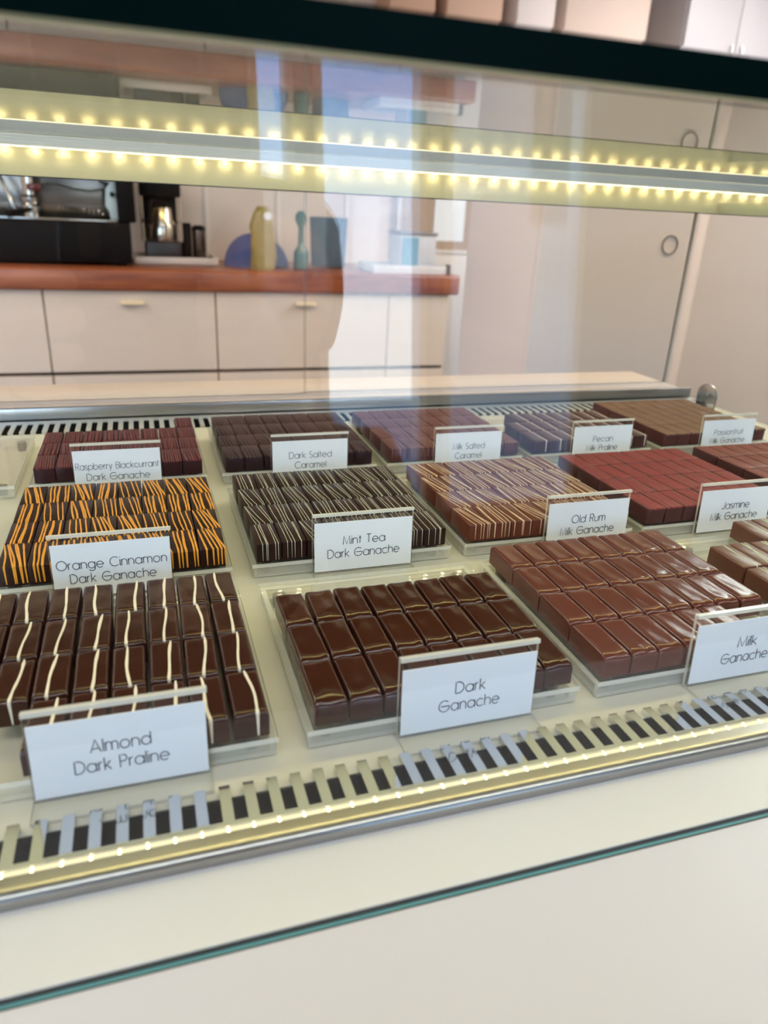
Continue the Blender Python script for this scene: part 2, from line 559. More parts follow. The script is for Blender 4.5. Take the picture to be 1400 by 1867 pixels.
XH = 0.68
h = XH / 2
FULL = arc(h, h, h, h, 0, 360, 22)
GL = {
    ' ': (0.34, []),
    'a': (XH, [FULL, [(XH, 0), (XH, XH)]]),
    'b': (XH, [FULL, [(0, 0), (0, 1)]]),
    'c': (XH * 0.9, [arc(h, h, h, h, 42, 318)]),
    'd': (XH, [FULL, [(XH, 0), (XH, 1)]]),
    'e': (XH, [[(0.02, h), (XH, h)] + arc(h, h, h, h, 0, 318)]),
    'f': (0.30, [arc(0.26, 0.85, 0.15, 0.15, 80, 180)[::1] + [(0.11, 0)], [(0, XH), (0.27, XH)]]),
    'g': (XH, [FULL, [(XH, XH), (XH, 0)] + arc(h, 0, h, 0.28, 0, -150)]),
    'h': (0.54, [[(0, 0), (0, 1)], [(0, 0.41)] + arc(0.27, 0.41, 0.27, 0.27, 180, 0) + [(0.54, 0)]]),
    'i': (0.0, [[(0, 0), (0, XH)], [(0, 0.86), (0, 0.94)]]),
    'k': (0.46, [[(0, 0), (0, 1)], [(0.44, XH), (0, 0.27)], [(0.13, 0.37), (0.48, 0)]]),
    'l': (0.0, [[(0, 0), (0, 1)]]),
    'm': (0.88, [[(0, 0), (0, XH)], [(0, 0.46)] + arc(0.22, 0.46, 0.22, 0.22, 180, 0) + [(0.44, 0)],
                 [(0.44, 0.46)] + arc(0.66, 0.46, 0.22, 0.22, 180, 0) + [(0.88, 0)]]),
    'n': (0.54, [[(0, 0), (0, XH)], [(0, 0.41)] + arc(0.27, 0.41, 0.27, 0.27, 180, 0) + [(0.54, 0)]]),
    'o': (XH, [FULL]),
    'p': (XH, [FULL, [(0, -0.3), (0, XH)]]),
    'r': (0.26, [[(0, 0), (0, XH)], [(0, 0.40)] + arc(0.26, 0.40, 0.26, 0.28, 180, 90)]),
    's': (0.36, [arc(0.18, 0.51, 0.16, 0.17, 40, 270, 10) + arc(0.18, 0.17, 0.18, 0.17, 90, -140, 10)]),
    't': (0.26, [[(0.13, 0), (0.13, 0.92)], [(0, XH), (0.28, XH)]]),
    'u': (0.52, [[(0, XH), (0, 0.26)] + arc(0.26, 0.26, 0.26, 0.26, 180, 360) + [(0.52, XH)]]),
    'y': (0.50, [[(0, XH), (0.25, 0.05)], [(0.50, XH), (0.14, -0.3)]]),
    'A': (0.76, [[(0, 0), (0.38, 1), (0.76, 0)], [(0.13, 0.30), (0.63, 0.30)]]),
    'B': (0.52, [[(0, 0), (0, 1), (0.26, 1)] + arc(0.26, 0.76, 0.22, 0.24, 90, -90) + [(0, 0.52)], [(0.26, 0.52)] + arc(0.28, 0.26, 0.24, 0.26, 90, -90) + [(0, 0)]]),
    'C': (0.86, [arc(0.5, 0.5, 0.5, 0.5, 48, 312, 20)]),
    'D': (0.72, [[(0, 0), (0, 1), (0.24, 1)] + arc(0.24, 0.5, 0.48, 0.5, 90, -90, 18) + [(0, 0)]]),
    'G': (0.98, [arc(0.5, 0.5, 0.5, 0.5, 45, 345, 22) + [(0.98, 0.5)], [(0.18, 0.5), (0.98, 0.5)]]),
    'J': (0.42, [[(0.42, 1), (0.42, 0.22)] + arc(0.20, 0.22, 0.22, 0.22, 0, -170)]),
    'M': (0.84, [[(0, 0), (0.08, 1), (0.42, 0.05), (0.76, 1), (0.84, 0)]]),
    'O': (1.0, [arc(0.5, 0.5, 0.5, 0.5, 0, 360, 28)]),
    'P': (0.52, [[(0, 0), (0, 1), (0.28, 1)] + arc(0.28, 0.74, 0.24, 0.26, 90, -90) + [(0, 0.48)]]),
    'R': (0.54, [[(0, 0), (0, 1), (0.28, 1)] + arc(0.28, 0.74, 0.24, 0.26, 90, -90) + [(0, 0.48)], [(0.26, 0.48), (0.54, 0)]]),
    'S': (0.50, [arc(0.25, 0.75, 0.22, 0.25, 35, 270, 12) + arc(0.25, 0.25, 0.25, 0.25, 90, -150, 12)]),
    'T': (0.56, [[(0, 1), (0.56, 1)], [(0.28, 0), (0.28, 1)]]),
}


def strokes(text, gap=0.17):
    x, out = 0.0, []
    for ch in text:
        w, ls = GL[ch]
        for l in ls:
            out.append([(x + px, py) for px, py in l])
        x += w + gap
    return out, x - gap


def ribbon(mb, pts, wd, to3):
    """flat stroke: miter-joined strip of width wd, mapped to 3D by to3"""
    n = len(pts)
    L, R = [], []
    for i in range(n):
        a = Vector(pts[max(i - 1, 0)])
        b = Vector(pts[min(i + 1, n - 1)])
        t = (b - a)
        if t.length < 1e-9:
            t = Vector((1, 0))
        t.normalize()
        k = 1.0
        if 0 < i < n - 1:
            u = (Vector(pts[i]) - a).normalized()
            k = min(1.6, 1 / max(0.4, abs(u.dot(t))))
        nn = Vector((-t.y, t.x)) * wd * 0.5 * k
        p = Vector(pts[i])
        L.append(to3(*(p + nn)))
        R.append(to3(*(p - nn)))
    mb.add(L + R, [(i, i + 1, n + i + 1, n + i) for i in range(n - 1)])


SIGN_W, SIGN_H, LEAN = 0.077, 0.047, radians(3)


def sign(xc, yc, lines, label, rz=0.0, w=SIGN_W):
    t = thing('sign_holder', label, 'price card holder', (0, 0, 0), 'flavour cards in acrylic holders')
    hw = w / 2

    def bend(mb, zmin=0.003):
        mb.v = [(x, y + (max(0, z - zmin)) * math.tan(LEAN), z) for x, y, z in mb.v]
    hb = MB()
    hb.box(-hw, hw, 0.0016, 0.0036, 0.0, SIGN_H, edge=1)            # rear sheet
    hb.box(-hw, hw, 0.0002, 0.0016, SIGN_H - 0.0016, SIGN_H + 0.0006, 1)  # folded top edge
    bend(hb)
    hb.box(-hw, hw, -0.0125, 0.0016, 0.0, 0.0021, edge=1)           # foot
    hb.build('holder', [ACR, ACR_EDGE], t, smooth=False)
    cz0, cz1 = 0.0030, SIGN_H - 0.0062
    cb = MB().box(-hw + 0.0012, hw - 0.0012, 0.0002, 0.0008, cz0, cz1)
    bend(cb)
    card = cb.build('card', PAPER, t, smooth=False)
    lt = MB()
    for txt, wd, ch, zc in lines:
        st, tw = strokes(txt)
        sx = wd / tw
        for s_ in st:
            ribbon(lt, [(px, py * ch / sx) for px, py in s_], 0.078 * max(0.7, min(1.0, ch / sx)),
                   lambda a, b: (a * sx - wd / 2, -0.0001, zc + b * sx - ch / 2))
    bend(lt)
    lt.build('lettering', INK, card, smooth=False, clean=False)
    t.location = (xc, yc, 0)
    t.rotation_euler = (0, 0, rz)
    return t


# ------------------------------------------------------------------ trays
def tray(x0, y0, label, w=0.154, dpt=0.157):
    t = thing('serving_tray', label, 'tray', (x0 + w / 2, y0 + dpt / 2, 0.0003), 'clear acrylic chocolate trays')
    b = MB().box(x0, x0 + w, y0, y0 + dpt, 0.0090, 0.0120, edge=1)
    b.build('top_sheet', [ACR, ACR_EDGE], t, smooth=False)
    b = MB()
    b.box(x0 + 0.001, x0 + w - 0.001, y0 + 0.001, y0 + 0.004, 0.0012, 0.0089, edge=1)
    b.box(x0 + 0.001, x0 + w - 0.001, y0 + dpt - 0.004, y0 + dpt - 0.001, 0.0012, 0.0089, edge=1)
    b.box(x0 + 0.001, x0 + 0.004, y0 + 0.004, y0 + dpt - 0.004, 0.0012, 0.0089, edge=1)
    b.box(x0 + w - 0.004, x0 + w - 0.001, y0 + 0.004, y0 + dpt - 0.004, 0.0012, 0.0089, edge=1)
    b.build('skirt', [ACR_SKIRT, ACR_EDGE], t, smooth=False)
    for fx in (x0 + 0.012, x0 + w - 0.012):
        for fy in (y0 + 0.012, y0 + dpt - 0.012):
            MB().lathe([(0.0042, 0.0004), (0.0046, 0.002), (0.0046, 0.0088)], (fx, fy, 0), 16).build('foot', mat('clear_rubber', (120, 114, 100), 0.3), t)
    return t


# ------------------------------------------------------------------ chocolates
PX, PY = 0.0183, 0.0377
CW, CL, CH = 0.0176, 0.0368, 0.0140


def choc_mesh(name, m, bev, seg, dome=0.0, w=CW, l=CL, hgt=CH):
    me = bpy.data.meshes.new(name)
    bm = bmesh.new()
    bmesh.ops.create_cube(bm, size=1)
    for q in bm.verts:
        q.co = Vector((q.co.x * w, q.co.y * l, (q.co.z + 0.5) * hgt))
    top = [e for e in bm.edges if all(q.co.z > hgt * 0.9 for q in e.verts)]
    ver = [e for e in bm.edges if abs(e.verts[0].co.z - e.verts[1].co.z) > hgt * 0.5]
    bmesh.ops.bevel(bm, geom=top + ver, offset=bev, segments=seg, profile=0.5, affect='EDGES', clamp_overlap=True)
    if dome:
        bmesh.ops.subdivide_edges(bm, edges=[e for e in bm.edges if e.calc_length() > l * 0.4], cuts=5, use_grid_fill=True)
        for q in bm.verts:
            if q.co.z > hgt * 0.99:
                q.co.z += dome * (1 - (2 * q.co.x / w) ** 2) * (1 - (2 * q.co.y / l) ** 2)
    bmesh.ops.recalc_face_normals(bm, faces=bm.faces)
    bm.to_mesh(me)
    bm.free()
    me.materials.append(m)
    me.shade_smooth()
    me.set_sharp_from_angle(angle=radians(60))
    return me


def enrobed_mesh(name, m, seed, front=(0.0076, 0.0040), side=(0.0022, 0.0022), back=(0.0030, 0.0022), wob=0.00022):
    """bar dipped in chocolate: rounded shoulders, softer and uneven towards its front end"""
    rg = random.Random(seed)
    ph = [rg.uniform(0, 6.28) for _ in range(6)]

    def fall(d, ab):
        a, b = ab
        if d >= a:
            return 0.0
        u = (a - d) / a
        return b * (1 - math.sqrt(max(0.0, 1 - u * u)))
    hw, hl = CW / 2, CL / 2
    us = [0, .012, .035, .07, .115, .2, .35, .5]
    xs_ = [-hw + CW * u for u in us] + [hw - CW * u for u in us[-2::-1]]
    vs_ = [0, .004, .012, .028, .05, .08, .115, .16, .25, .4, .6, .78, .9, .94, .965, .985, .996, 1]
    ys_ = [-hl + CL * v for v in vs_]
    nx, ny = len(xs_), len(ys_)
    top = []
    for y in ys_:
        for x in xs_:
            dx = min(x + hw, hw - x)
            sx = fall(dx, side)
            fa = front[0] * (1 + 0.22 * sin(ph[0] + x * 520) + 0.12 * sin(ph[1] + x * 990))
            sy = fall(y + hl, (fa, front[1])) + fall(hl - y, back)
            z = CH - (sx ** 1.6 + sy ** 1.6) ** (1 / 1.6)
            if dx > 0.001:
                z += wob * (sin(ph[2] + x * 430 + y * 120) + sin(ph[3] + y * 330 - x * 160)) * min(1, dx / 0.004)
            top.append((x, y, z))
    bot = lambda i, j: (xs_[i], ys_[j], 0.0)
    vs, fs = list(top), []
    for j in range(ny - 1):
        for i in range(nx - 1):
            fs.append((j * nx + i, j * nx + i + 1, (j + 1) * nx + i + 1, (j + 1) * nx + i))
    loop = [(i, 0) for i in range(nx)] + [(nx - 1, j) for j in range(1, ny)] + [(i, ny - 1) for i in range(nx - 2, -1, -1)] + [(0, j) for j in range(ny - 2, 0, -1)]
    k = len(vs)
    vs += [bot(i, j) for i, j in loop]
    n = len(loop)
    for q in range(n):
        a, b = loop[q], loop[(q + 1) % n]
        fs.append((a[1] * nx + a[0], k + q, k + (q + 1) % n, b[1] * nx + b[0]))
    fs.append(tuple(range(k + n - 1, k - 1, -1)))
    me = bpy.data.meshes.new(name)
    me.from_pydata(vs, [], fs)
    bm = bmesh.new()
    bm.from_mesh(me)
    bmesh.ops.recalc_face_normals(bm, faces=bm.faces)
    bm.to_mesh(me)
    bm.free()
    me.materials.append(m)
    me.shade_smooth()
    me.set_sharp_from_angle(angle=radians(50))
    return me


def drizzle_mesh(name, m, lines, bev, rad, flat=0.55):
    """each line runs back to front over the top of a bar and down its front face"""
    mb = MB()
    for (xb, xf, amp, ph, y_from, y_to, down) in lines:
        pts = []
        N = 9
        hl = CL / 2
        for i in range(N + 1):
            u = i / N
            yy = (hl - bev * 0.6) + (-2 * hl + bev * 1.2) * u
            if yy > y_from or yy < y_to:
                continue
            xx = xb + (xf - xb) * u + amp * sin(ph + 2 * pi * u * 0.8)
            pts.append((xx, yy, CH, 0))
        if not pts:
            continue
        if down and y_to < -hl:
            xe = xf + amp * sin(ph + 2 * pi * 0.8)
            pts.append((xe, -hl + bev * 0.15, CH - bev * 0.30, 1))
            pts.append((xe, -hl, CH - bev, 2))
            pts.append((xe + 0.0002, -hl, CH * (1 - down), 2))
        vs, fs = [], []
        K = 5
        for i, (xx, yy, zz, fl) in enumerate(pts):
            nrm = {0: Vector((0, 0, 1)), 1: Vector((0, -0.7, 0.7)), 2: Vector((0, -1, 0))}[fl]
            r_ = rad * (0.85 + 0.3 * random.random())
            if i == 0 or i == len(pts) - 1:
                r_ *= 0.55
            for k in range(K):
                a = pi * k / (K - 1)
                vs.append(Vector((xx + r_ * cos(a), yy, zz)) + nrm * (r_ * flat * sin(a) - 0.00005))
        for i in range(len(pts) - 1):
            for k in range(K - 1):
                fs.append((i * K + k, i * K + k + 1, (i + 1) * K + k + 1, (i + 1) * K + k))
        mb.add(vs, fs)
    me = bpy.data.meshes.new(name)
    me.from_pydata([tuple(p) for p in mb.v], [], mb.f)
    bm = bmesh.new()
    bm.from_mesh(me)
    bmesh.ops.recalc_face_normals(bm, faces=bm.faces)
    bm.to_mesh(me)
    bm.free()
    me.materials.append(m)
    me.shade_smooth()
    return me


def many(n, width=0.8, tilt=0.10, amp=0.0005, down=0.9, jit=0.3):
    out = []
    hw = CW / 2 * width
    t = random.uniform(-1.7 * tilt, 0.3 * tilt) * CW
    for i in range(n):
        u = (i + 0.5) / n * 2 - 1
        c = u * hw + random.uniform(-jit, jit) * CW / n
        w_ = random.uniform(-0.25, 0.25) * jit * CW / n
        xb = max(-CW * 0.47, min(CW * 0.47, c + t + w_))
        xf = max(-CW * 0.47, min(CW * 0.47, c - t - w_))
        out.append((xb, xf, random.uniform(0, amp), random.uniform(0, 6.28), 1, -1, down))
    return out


ORD = ['first', 'second', 'third', 'fourth', 'fifth', 'sixth', 'seventh', 'eighth']


def rowname(r, n):
    return ['front row', 'second row', 'third row', 'back row'][r]


def fill(name, desc, trayname, x0, yf, body, drz, cols, rows, skip=lambda r, c: False, group=None, jit=0.0004, rot=0.8, slim=1.0):
    """rows counted from the front, columns from the left"""
    for rr in rows:
        for c in cols:
            if skip(rr, c):
                continue
            o = bpy.data.objects.new(name, random.choice(body) if isinstance(body, list) else body)
            COL.objects.link(o)
            o.location = (x0 + PX * (c + 0.5) + random.uniform(-jit, jit) * 0.5, yf + PY * (rr + 0.5) + random.uniform(-jit, jit), 0.0121)
            o.rotation_euler = (0, 0, radians(random.uniform(-rot, rot)))
            o.scale = (slim, 1, 1)
            tag(o, '%s, %s from left, %s, %s' % (desc, ORD[c], rowname(rr, 4), trayname), 'chocolate', group)
            if drz:
                k = bpy.data.objects.new('icing_drizzle', random.choice(drz))
                COL.objects.link(k)
                k.parent = o


CHOC_D = mat('dark_chocolate', (60, 25, 10), 0.17, spec=0.5, noise=(60, 0.12), bump=(90, 0.12))
CHOC_P = mat('dark_praline_chocolate', (56, 24, 13), 0.2, spec=0.45, noise=(60, 0.12), bump=(90, 0.12))
CHOC_X = mat('dark_cut_chocolate', (40, 16, 10), 0.36, spec=0.22, noise=(80, 0.14))
CHOC_S = mat('dark_salted_chocolate', (40, 18, 19), 0.4, spec=0.22, noise=(80, 0.14))
CHOC_R = mat('dark_raspberry_chocolate', (48, 14, 16), 0.42, spec=0.22, noise=(80, 0.14))
CHOC_M = mat('milk_chocolate', (100, 53, 41), 0.17, spec=0.5, noise=(50, 0.08), bump=(80, 0.10))
CHOC_M2 = mat('milk_cut_chocolate', (98, 47, 31), 0.36, spec=0.3, noise=(80, 0.10))
CHOC_M3 = mat('milk_salted_chocolate', (82, 43, 40), 0.36, spec=0.3, noise=(80, 0.10))
CHOC_M4 = mat('milk_pecan_chocolate', (72, 42, 41), 0.36, spec=0.3, noise=(80, 0.10))
CHOC_G = mat('milk_striped_chocolate', (108, 68, 50), 0.28, noise=(50, 0.10))
I_WHITE = mat('white_icing', (238, 226, 200), 0.45)
I_ORANGE = mat('orange_icing', (228, 152, 36), 0.4)
I_MINT = mat('pale_mint_icing', (206, 208, 184), 0.45)
I_CREAM = mat('cream_icing', (226, 202, 162), 0.45)
I_RED = mat('red_icing', (140, 44, 47), 0.45)
I_DRED = mat('dark_red_icing', (108, 30, 36), 0.4)
I_BRICK = mat('brick_icing', (140, 70, 62), 0.45)
I_TAN = mat('tan_icing', (128, 94, 68), 0.45)
I_GREEN = mat('pale_green_icing', (196, 206, 172), 0.4)
I_GREY = mat('grey_violet_icing', (86, 58, 60), 0.45)
I_PINKY = mat('dusky_icing', (128, 80, 76), 0.45)

B_D = [enrobed_mesh('dark_bar', CHOC_D, q) for q in range(5)]
B_P = [enrobed_mesh('almond_bar', CHOC_P, 40 + q, front=(0.0036, 0.0026), wob=0.0001) for q in range(4)]
B_M = [enrobed_mesh('milk_bar', CHOC_M, 20 + q, front=(0.0062, 0.0034), wob=0.00014) for q in range(5)]
B_X = choc_mesh('cut_bar', CHOC_X, 0.0007, 2)
B_S = choc_mesh('salted_bar', CHOC_S, 0.0009, 2)
B_R = choc_mesh('raspberry_bar', CHOC_R, 0.0009, 2)
B_RUM = choc_mesh('rum_bar', CHOC_M2, 0.0009, 2)
B_JAS = choc_mesh('jasmine_bar', mat('milk_jasmine_chocolate', (76, 42, 40), 0.36, spec=0.3, noise=(80, 0.10)), 0.0009, 2)
B_MS = choc_mesh('milk_salted_bar', CHOC_M3, 0.0009, 2)
B_PC = choc_mesh('pecan_bar', CHOC_M4, 0.0016, 3, 0.0004)
B_G = choc_mesh('green_striped_bar', CHOC_G, 0.0014, 3)

DZ_ALM = [drizzle_mesh('one_white_line', I_WHITE, [(random.uniform(-.0030, .0036), random.uniform(-.0026, .0036), random.uniform(0.0003, .0009), random.uniform(0, 6.28), 1, -1, 0.95)], 0.0017, 0.00085) for _ in range(12)]
DZ_OR = [drizzle_mesh('orange_lines', I_ORANGE, many(random.choice((4, 5, 5, 6)), 0.92, 0.12, 0.0006, 0.9, 0.5), 0.0007, random.uniform(.0005, .00075)) for _ in range(9)]
DZ_MT = [drizzle_mesh('mint_lines', I_MINT, many(random.choice((4, 5, 5)), 0.92, 0.17, 0.0004, 0.95, 0.45), 0.0007, 0.00025) for _ in range(8)]
DZ_RUM = [drizzle_mesh('cream_lines', I_CREAM, many(random.choice((4, 5, 5, 6)), 0.92, 0.22, 0.0004, 0.9, 0.45), 0.0009, 0.00036) for _ in range(8)]
DZ_RED = [drizzle_mesh('red_lines', I_RED, many(8, 0.94, 0.08, 0.0002, 0.10, 0.3), 0.0009, 0.00080) for _ in range(5)]
DZ_DR = [drizzle_mesh('brick_lines', I_BRICK, many(7, 0.95, 0.08, 0.0003, 0.12, 0.3), 0.0009, 0.00072) for _ in range(4)]
DZ_RA = [drizzle_mesh('raspberry_lines', I_DRED, many(8, 0.94, 0.06, 0.0002, 0.12, 0.3), 0.0009, 0.00060) for _ in range(5)]
DZ_SA = [drizzle_mesh('faint_lines', I_GREY, many(5, 0.9, 0.08, 0.0003, 0.15, 0.3), 0.0009, 0.00040) for _ in range(4)]
DZ_MS = [drizzle_mesh('dusky_lines', I_PINKY, many(7, 0.9, 0.06, 0.0003, 0.7, 0.3), 0.0009, 0.00048) for _ in range(4)]
DZ_PC = [drizzle_mesh('one_pale_line', mat('pecan_icing', (206, 186, 176), 0.4), [(random.uniform(.003, .006), random.uniform(.003, .006), 0.0004, random.uniform(0, 6), 1, -1, 0.9)], 0.0016, 0.00075) for _ in range(4)]
DZ_PA = [drizzle_mesh('tan_lines', I_TAN, many(9, 0.95, 0.05, 0.0003, 0.15, 0.3), 0.0009, 0.00072) for _ in range(5)]
DZ_GR = [drizzle_mesh('pale_green_line', I_GREEN, [(random.uniform(-.001, .003), random.uniform(0.000, .005), 0.0004, random.uniform(0, 6), 1, -1, 0.5)] + ([(0.005, -0.004, 0.0003, 1, 1, -1, 0.3)] if q % 2 else []), 0.0014, 0.00062) for q in range(4)]

CX = {-1: -0.1025, 0: 0.0655, 1: 0.2310, 2: 0.3965, 3: 0.5650}
YF1, YF2, YF3 = 0.2850, 0.4710, 0.6690
ALL8 = range(8)
TR = [(-1, YF1, 'Almond'), (0, YF1, 'Dark Ganache'), (1, YF1, 'Milk Ganache'), (2, YF1, 'green-striped'),
      (-1, YF2, 'Orange Cinnamon'), (0, YF2, 'Mint Tea'), (1, YF2, 'Old Rum'), (2, YF2, 'red Jasmine'), (3, YF2, 'brick-red striped'),
      (-1, YF3, 'Raspberry Blackcurrant'), (0, YF3, 'Dark Salted Caramel'), (1, YF3, 'Milk Salted Caramel'), (2, YF3, 'Pecan'), (3, YF3, 'Passionfruit')]
for k, y, nm in TR:
    tray(CX[k] - 0.0038, y - 0.0025, 'clear acrylic tray under the %s chocolates' % nm)
tray(CX[-1] - 0.0038 - 0.166, YF3 - 0.0025, 'empty clear acrylic tray left of the Raspberry Blackcurrant tray')

fill('almond_praline', 'dark bar with one white line', 'Almond tray', CX[-1], YF1, B_P, DZ_ALM, ALL8, range(4), group='almond dark pralines', jit=0.0007, rot=1.2, slim=0.955,
     skip=lambda r, c: (r == 0 and c < 2) or (r == 1 and c < 1))
fill('dark_ganache', 'plain glossy dark bar', 'Dark Ganache tray', CX[0], YF1, B_D, None, ALL8, range(3), group='plain dark ganaches', slim=0.962, jit=0.0006, rot=1.0)
fill('milk_ganache', 'plain milk bar', 'Milk Ganache tray', CX[1], YF1, B_M, None, ALL8, range(4), group='plain milk ganaches', slim=0.968, jit=0.0005, rot=0.9,
     skip=lambda r, c: r == 0 and c > 5)
fill('green_striped_ganache', 'milk bar with pale green line', 'green-striped tray', CX[2], YF1, B_G, DZ_GR, range(6), range(1, 4), group='green-striped milk bars',
     skip=lambda r, c: (r == 3 and c < 3) or (r == 1 and c > 1) or (r == 2 and c > 4))
fill('orange_ganache', 'orange-striped dark bar', 'Orange Cinnamon tray', CX[-1], YF2, B_X, DZ_OR, ALL8, range(4), group='orange cinnamon ganaches', jit=0.0006, rot=1.2)
fill('mint_ganache', 'mint-striped dark bar', 'Mint Tea tray', CX[0], YF2, B_X, DZ_MT, ALL8, range(4), group='mint tea ganaches')
fill('rum_ganache', 'cream-striped milk bar', 'Old Rum tray', CX[1], YF2, B_RUM, DZ_RUM, ALL8, range(4), group='old rum ganaches', jit=0.0006, rot=1.2)
fill('jasmine_ganache', 'red-striped bar', 'red Jasmine tray', CX[2], YF2, B_JAS, DZ_RED, ALL8, range(4), group='jasmine milk ganaches')
fill('brick_striped_ganache', 'brick-red striped bar', 'brick-red striped tray', CX[3], YF2, B_JAS, DZ_DR, range(6), range(4), group='brick-red striped bars',
     skip=lambda r, c: (r == 0 and c > 0) or (r == 1 and c > 2))
fill('raspberry_ganache', 'raspberry-striped dark bar', 'Raspberry Blackcurrant tray', CX[-1], YF3, B_R, DZ_RA, ALL8, range(4), group='raspberry ganaches',
     skip=lambda r, c: r == 3 and c != 7)
fill('dark_caramel', 'near-black ridged bar', 'Dark Salted Caramel tray', CX[0], YF3, B_S, DZ_SA, ALL8, range(4), group='dark salted caramels', jit=0.0007, rot=1.3)
fill('milk_caramel', 'dusky milk bar', 'Milk Salted Caramel tray', CX[1], YF3, B_MS, DZ_MS, ALL8, range(4), group='milk salted caramels')
fill('pecan_praline', 'milk bar with one pale line', 'Pecan tray', CX[2], YF3, B_PC, DZ_PC, ALL8, range(3), group='pecan pralines',
     skip=lambda r, c: r == 2 and c < 1)
fill('passionfruit_ganache', 'tan-striped milk bar', 'Passionfruit tray', CX[3], YF3, B_MS, DZ_PA, ALL8, range(4), group='passionfruit ganaches')

# flavour cards: (text, line width, capital height, height of the line's middle)
S1, S2, S3 = 0.2785, 0.4640, 0.6640
U, L_ = 0.0265, 0.0165
sign(-0.0235, S1, [('Almond', 0.0255, 0.0066, U), ('Dark Praline', 0.040, 0.0066, L_)], 'card reading Almond Dark Praline, in front of the white-lined dark bars')
sign(0.1465, S1, [('Dark', 0.0165, 0.0066, U), ('Ganache', 0.034, 0.0066, L_)], 'card reading Dark Ganache, in front of the plain dark bars')
sign(0.3240, S1, [('Milk', 0.0135, 0.0066, U), ('Ganache', 0.034, 0.0066, L_)], 'card reading Milk Ganache, in front of the plain milk bars')
sign(-0.0310, S2, [('Orange Cinnamon', 0.069, 0.0066, U), ('Dark Ganache', 0.054, 0.0066, L_)], 'card reading Orange Cinnamon, in front of the orange-striped bars')
sign(0.1435, S2, [('Mint Tea', 0.032, 0.0066, U), ('Dark Ganache', 0.055, 0.0066, L_)], 'card reading Mint Tea, in front of the mint-striped dark bars')
sign(0.3340, S2, [('Old Rum', 0.031, 0.0066, U), ('Milk Ganache', 0.050, 0.0066, L_)], 'card reading Old Rum, in front of the cream-striped milk bars')
sign(0.4825, S2, [('Jasmine', 0.029, 0.0066, U), ('Milk Ganache', 0.050, 0.0066, L_)], 'card reading Jasmine, in front of the red-striped bars')
sign(-0.0310, S3, [('Raspberry Blackcurrant', 0.071, 0.0062, U), ('Dark Ganache', 0.054, 0.0064, L_)], 'card reading Raspberry Blackcurrant, in front of the raspberry-striped bars')
sign(0.1470, S3, [('Dark Salted', 0.042, 0.0064, U), ('Caramel', 0.031, 0.0064, L_)], 'card reading Dark Salted Caramel, in front of the near-black bars')
sign(0.3160, S3, [('Milk Salted', 0.036, 0.0064, U), ('Caramel', 0.030, 0.0064, L_)], 'card reading Milk Salted Caramel, in front of the dusky milk bars')
sign(0.4790, S3, [('Pecan', 0.025, 0.0064, U), ('Milk Praline', 0.040, 0.0064, L_)], 'card reading Pecan Milk Praline, in front of the pale-lined milk bars')
sign(0.6520, S3, [('Passionfruit', 0.042, 0.0064, U), ('Milk Ganache', 0.050, 0.0064, L_)], 'card reading Passionfruit, in front of the tan-striped milk bars')

# ------------------------------------------------------------------ the kitchen behind
ZW = -0.018                    # worktop surface
YK = 3.30
WT = wood('oiled_worktop', (128, 62, 36), (172, 98, 58), (1.0, 9, 9), 0.32)
tag(MB().box(-1.7, 1.445, YK, 3.985, ZW - 0.088, ZW).build('worktop', WT, bevel=0.012, seg=3, origin=(0, 3.6, ZW - 0.088)),
    'thick reddish wooden worktop along the kitchen wall', 'worktop')
FRONT = mat('gloss_cabinet_front', (224, 208, 196), 0.2)
CARC = mat('cabinet_carcass', (60, 48, 42), 0.6)
HAND = mat('handle_cream', (226, 206, 172), 0.35)
CAB = [(-1.70, -1.06, 'white drawer cabinet at the far end under the coffee machine side'),
       (-1.06, -0.375, 'white drawer cabinet under the left half of the coffee machine'),
       (-0.375, 0.310, 'white drawer cabinet under the black coffee maker, pale cup handle'),
       (0.310, 1.100, 'white drawer cabinet under the blue cloth and grey basket'),
       (1.100, 1.400, 'narrow white cabinet under the dish rack at the worktop end')]
for a, b, lb in CAB:
    t = thing('base_cabinet', lb, 'cabinet', ((a + b) / 2, 3.6, FZ), 'kitchen drawer cabinets')
    MB().box(a + 0.002, b - 0.002, YK + 0.045, 3.98, FZ, ZW - 0.089).build('body', CARC, t, smooth=False)
    d1 = MB().box(a + 0.003, b - 0.003, YK + 0.022, YK + 0.044, -0.441, -0.1075).build('drawer', FRONT, t, bevel=0.001, smooth=False)
    MB().box(a + 0.003, b - 0.003, YK + 0.022, YK + 0.044, -0.92, -0.4575).build('lower_drawer', FRONT, t, bevel=0.001, smooth=False)
    if b - a > 0.5:
        c = (a + b) / 2
        hp = [(YK - 0.004, -0.158), (YK + 0.022, -0.158), (YK + 0.022, -0.146), (YK + 0.004, -0.148)]
        MB().prism(hp, 'x', c - 0.047, c + 0.047).build('handle', HAND, d1, bevel=0.001)

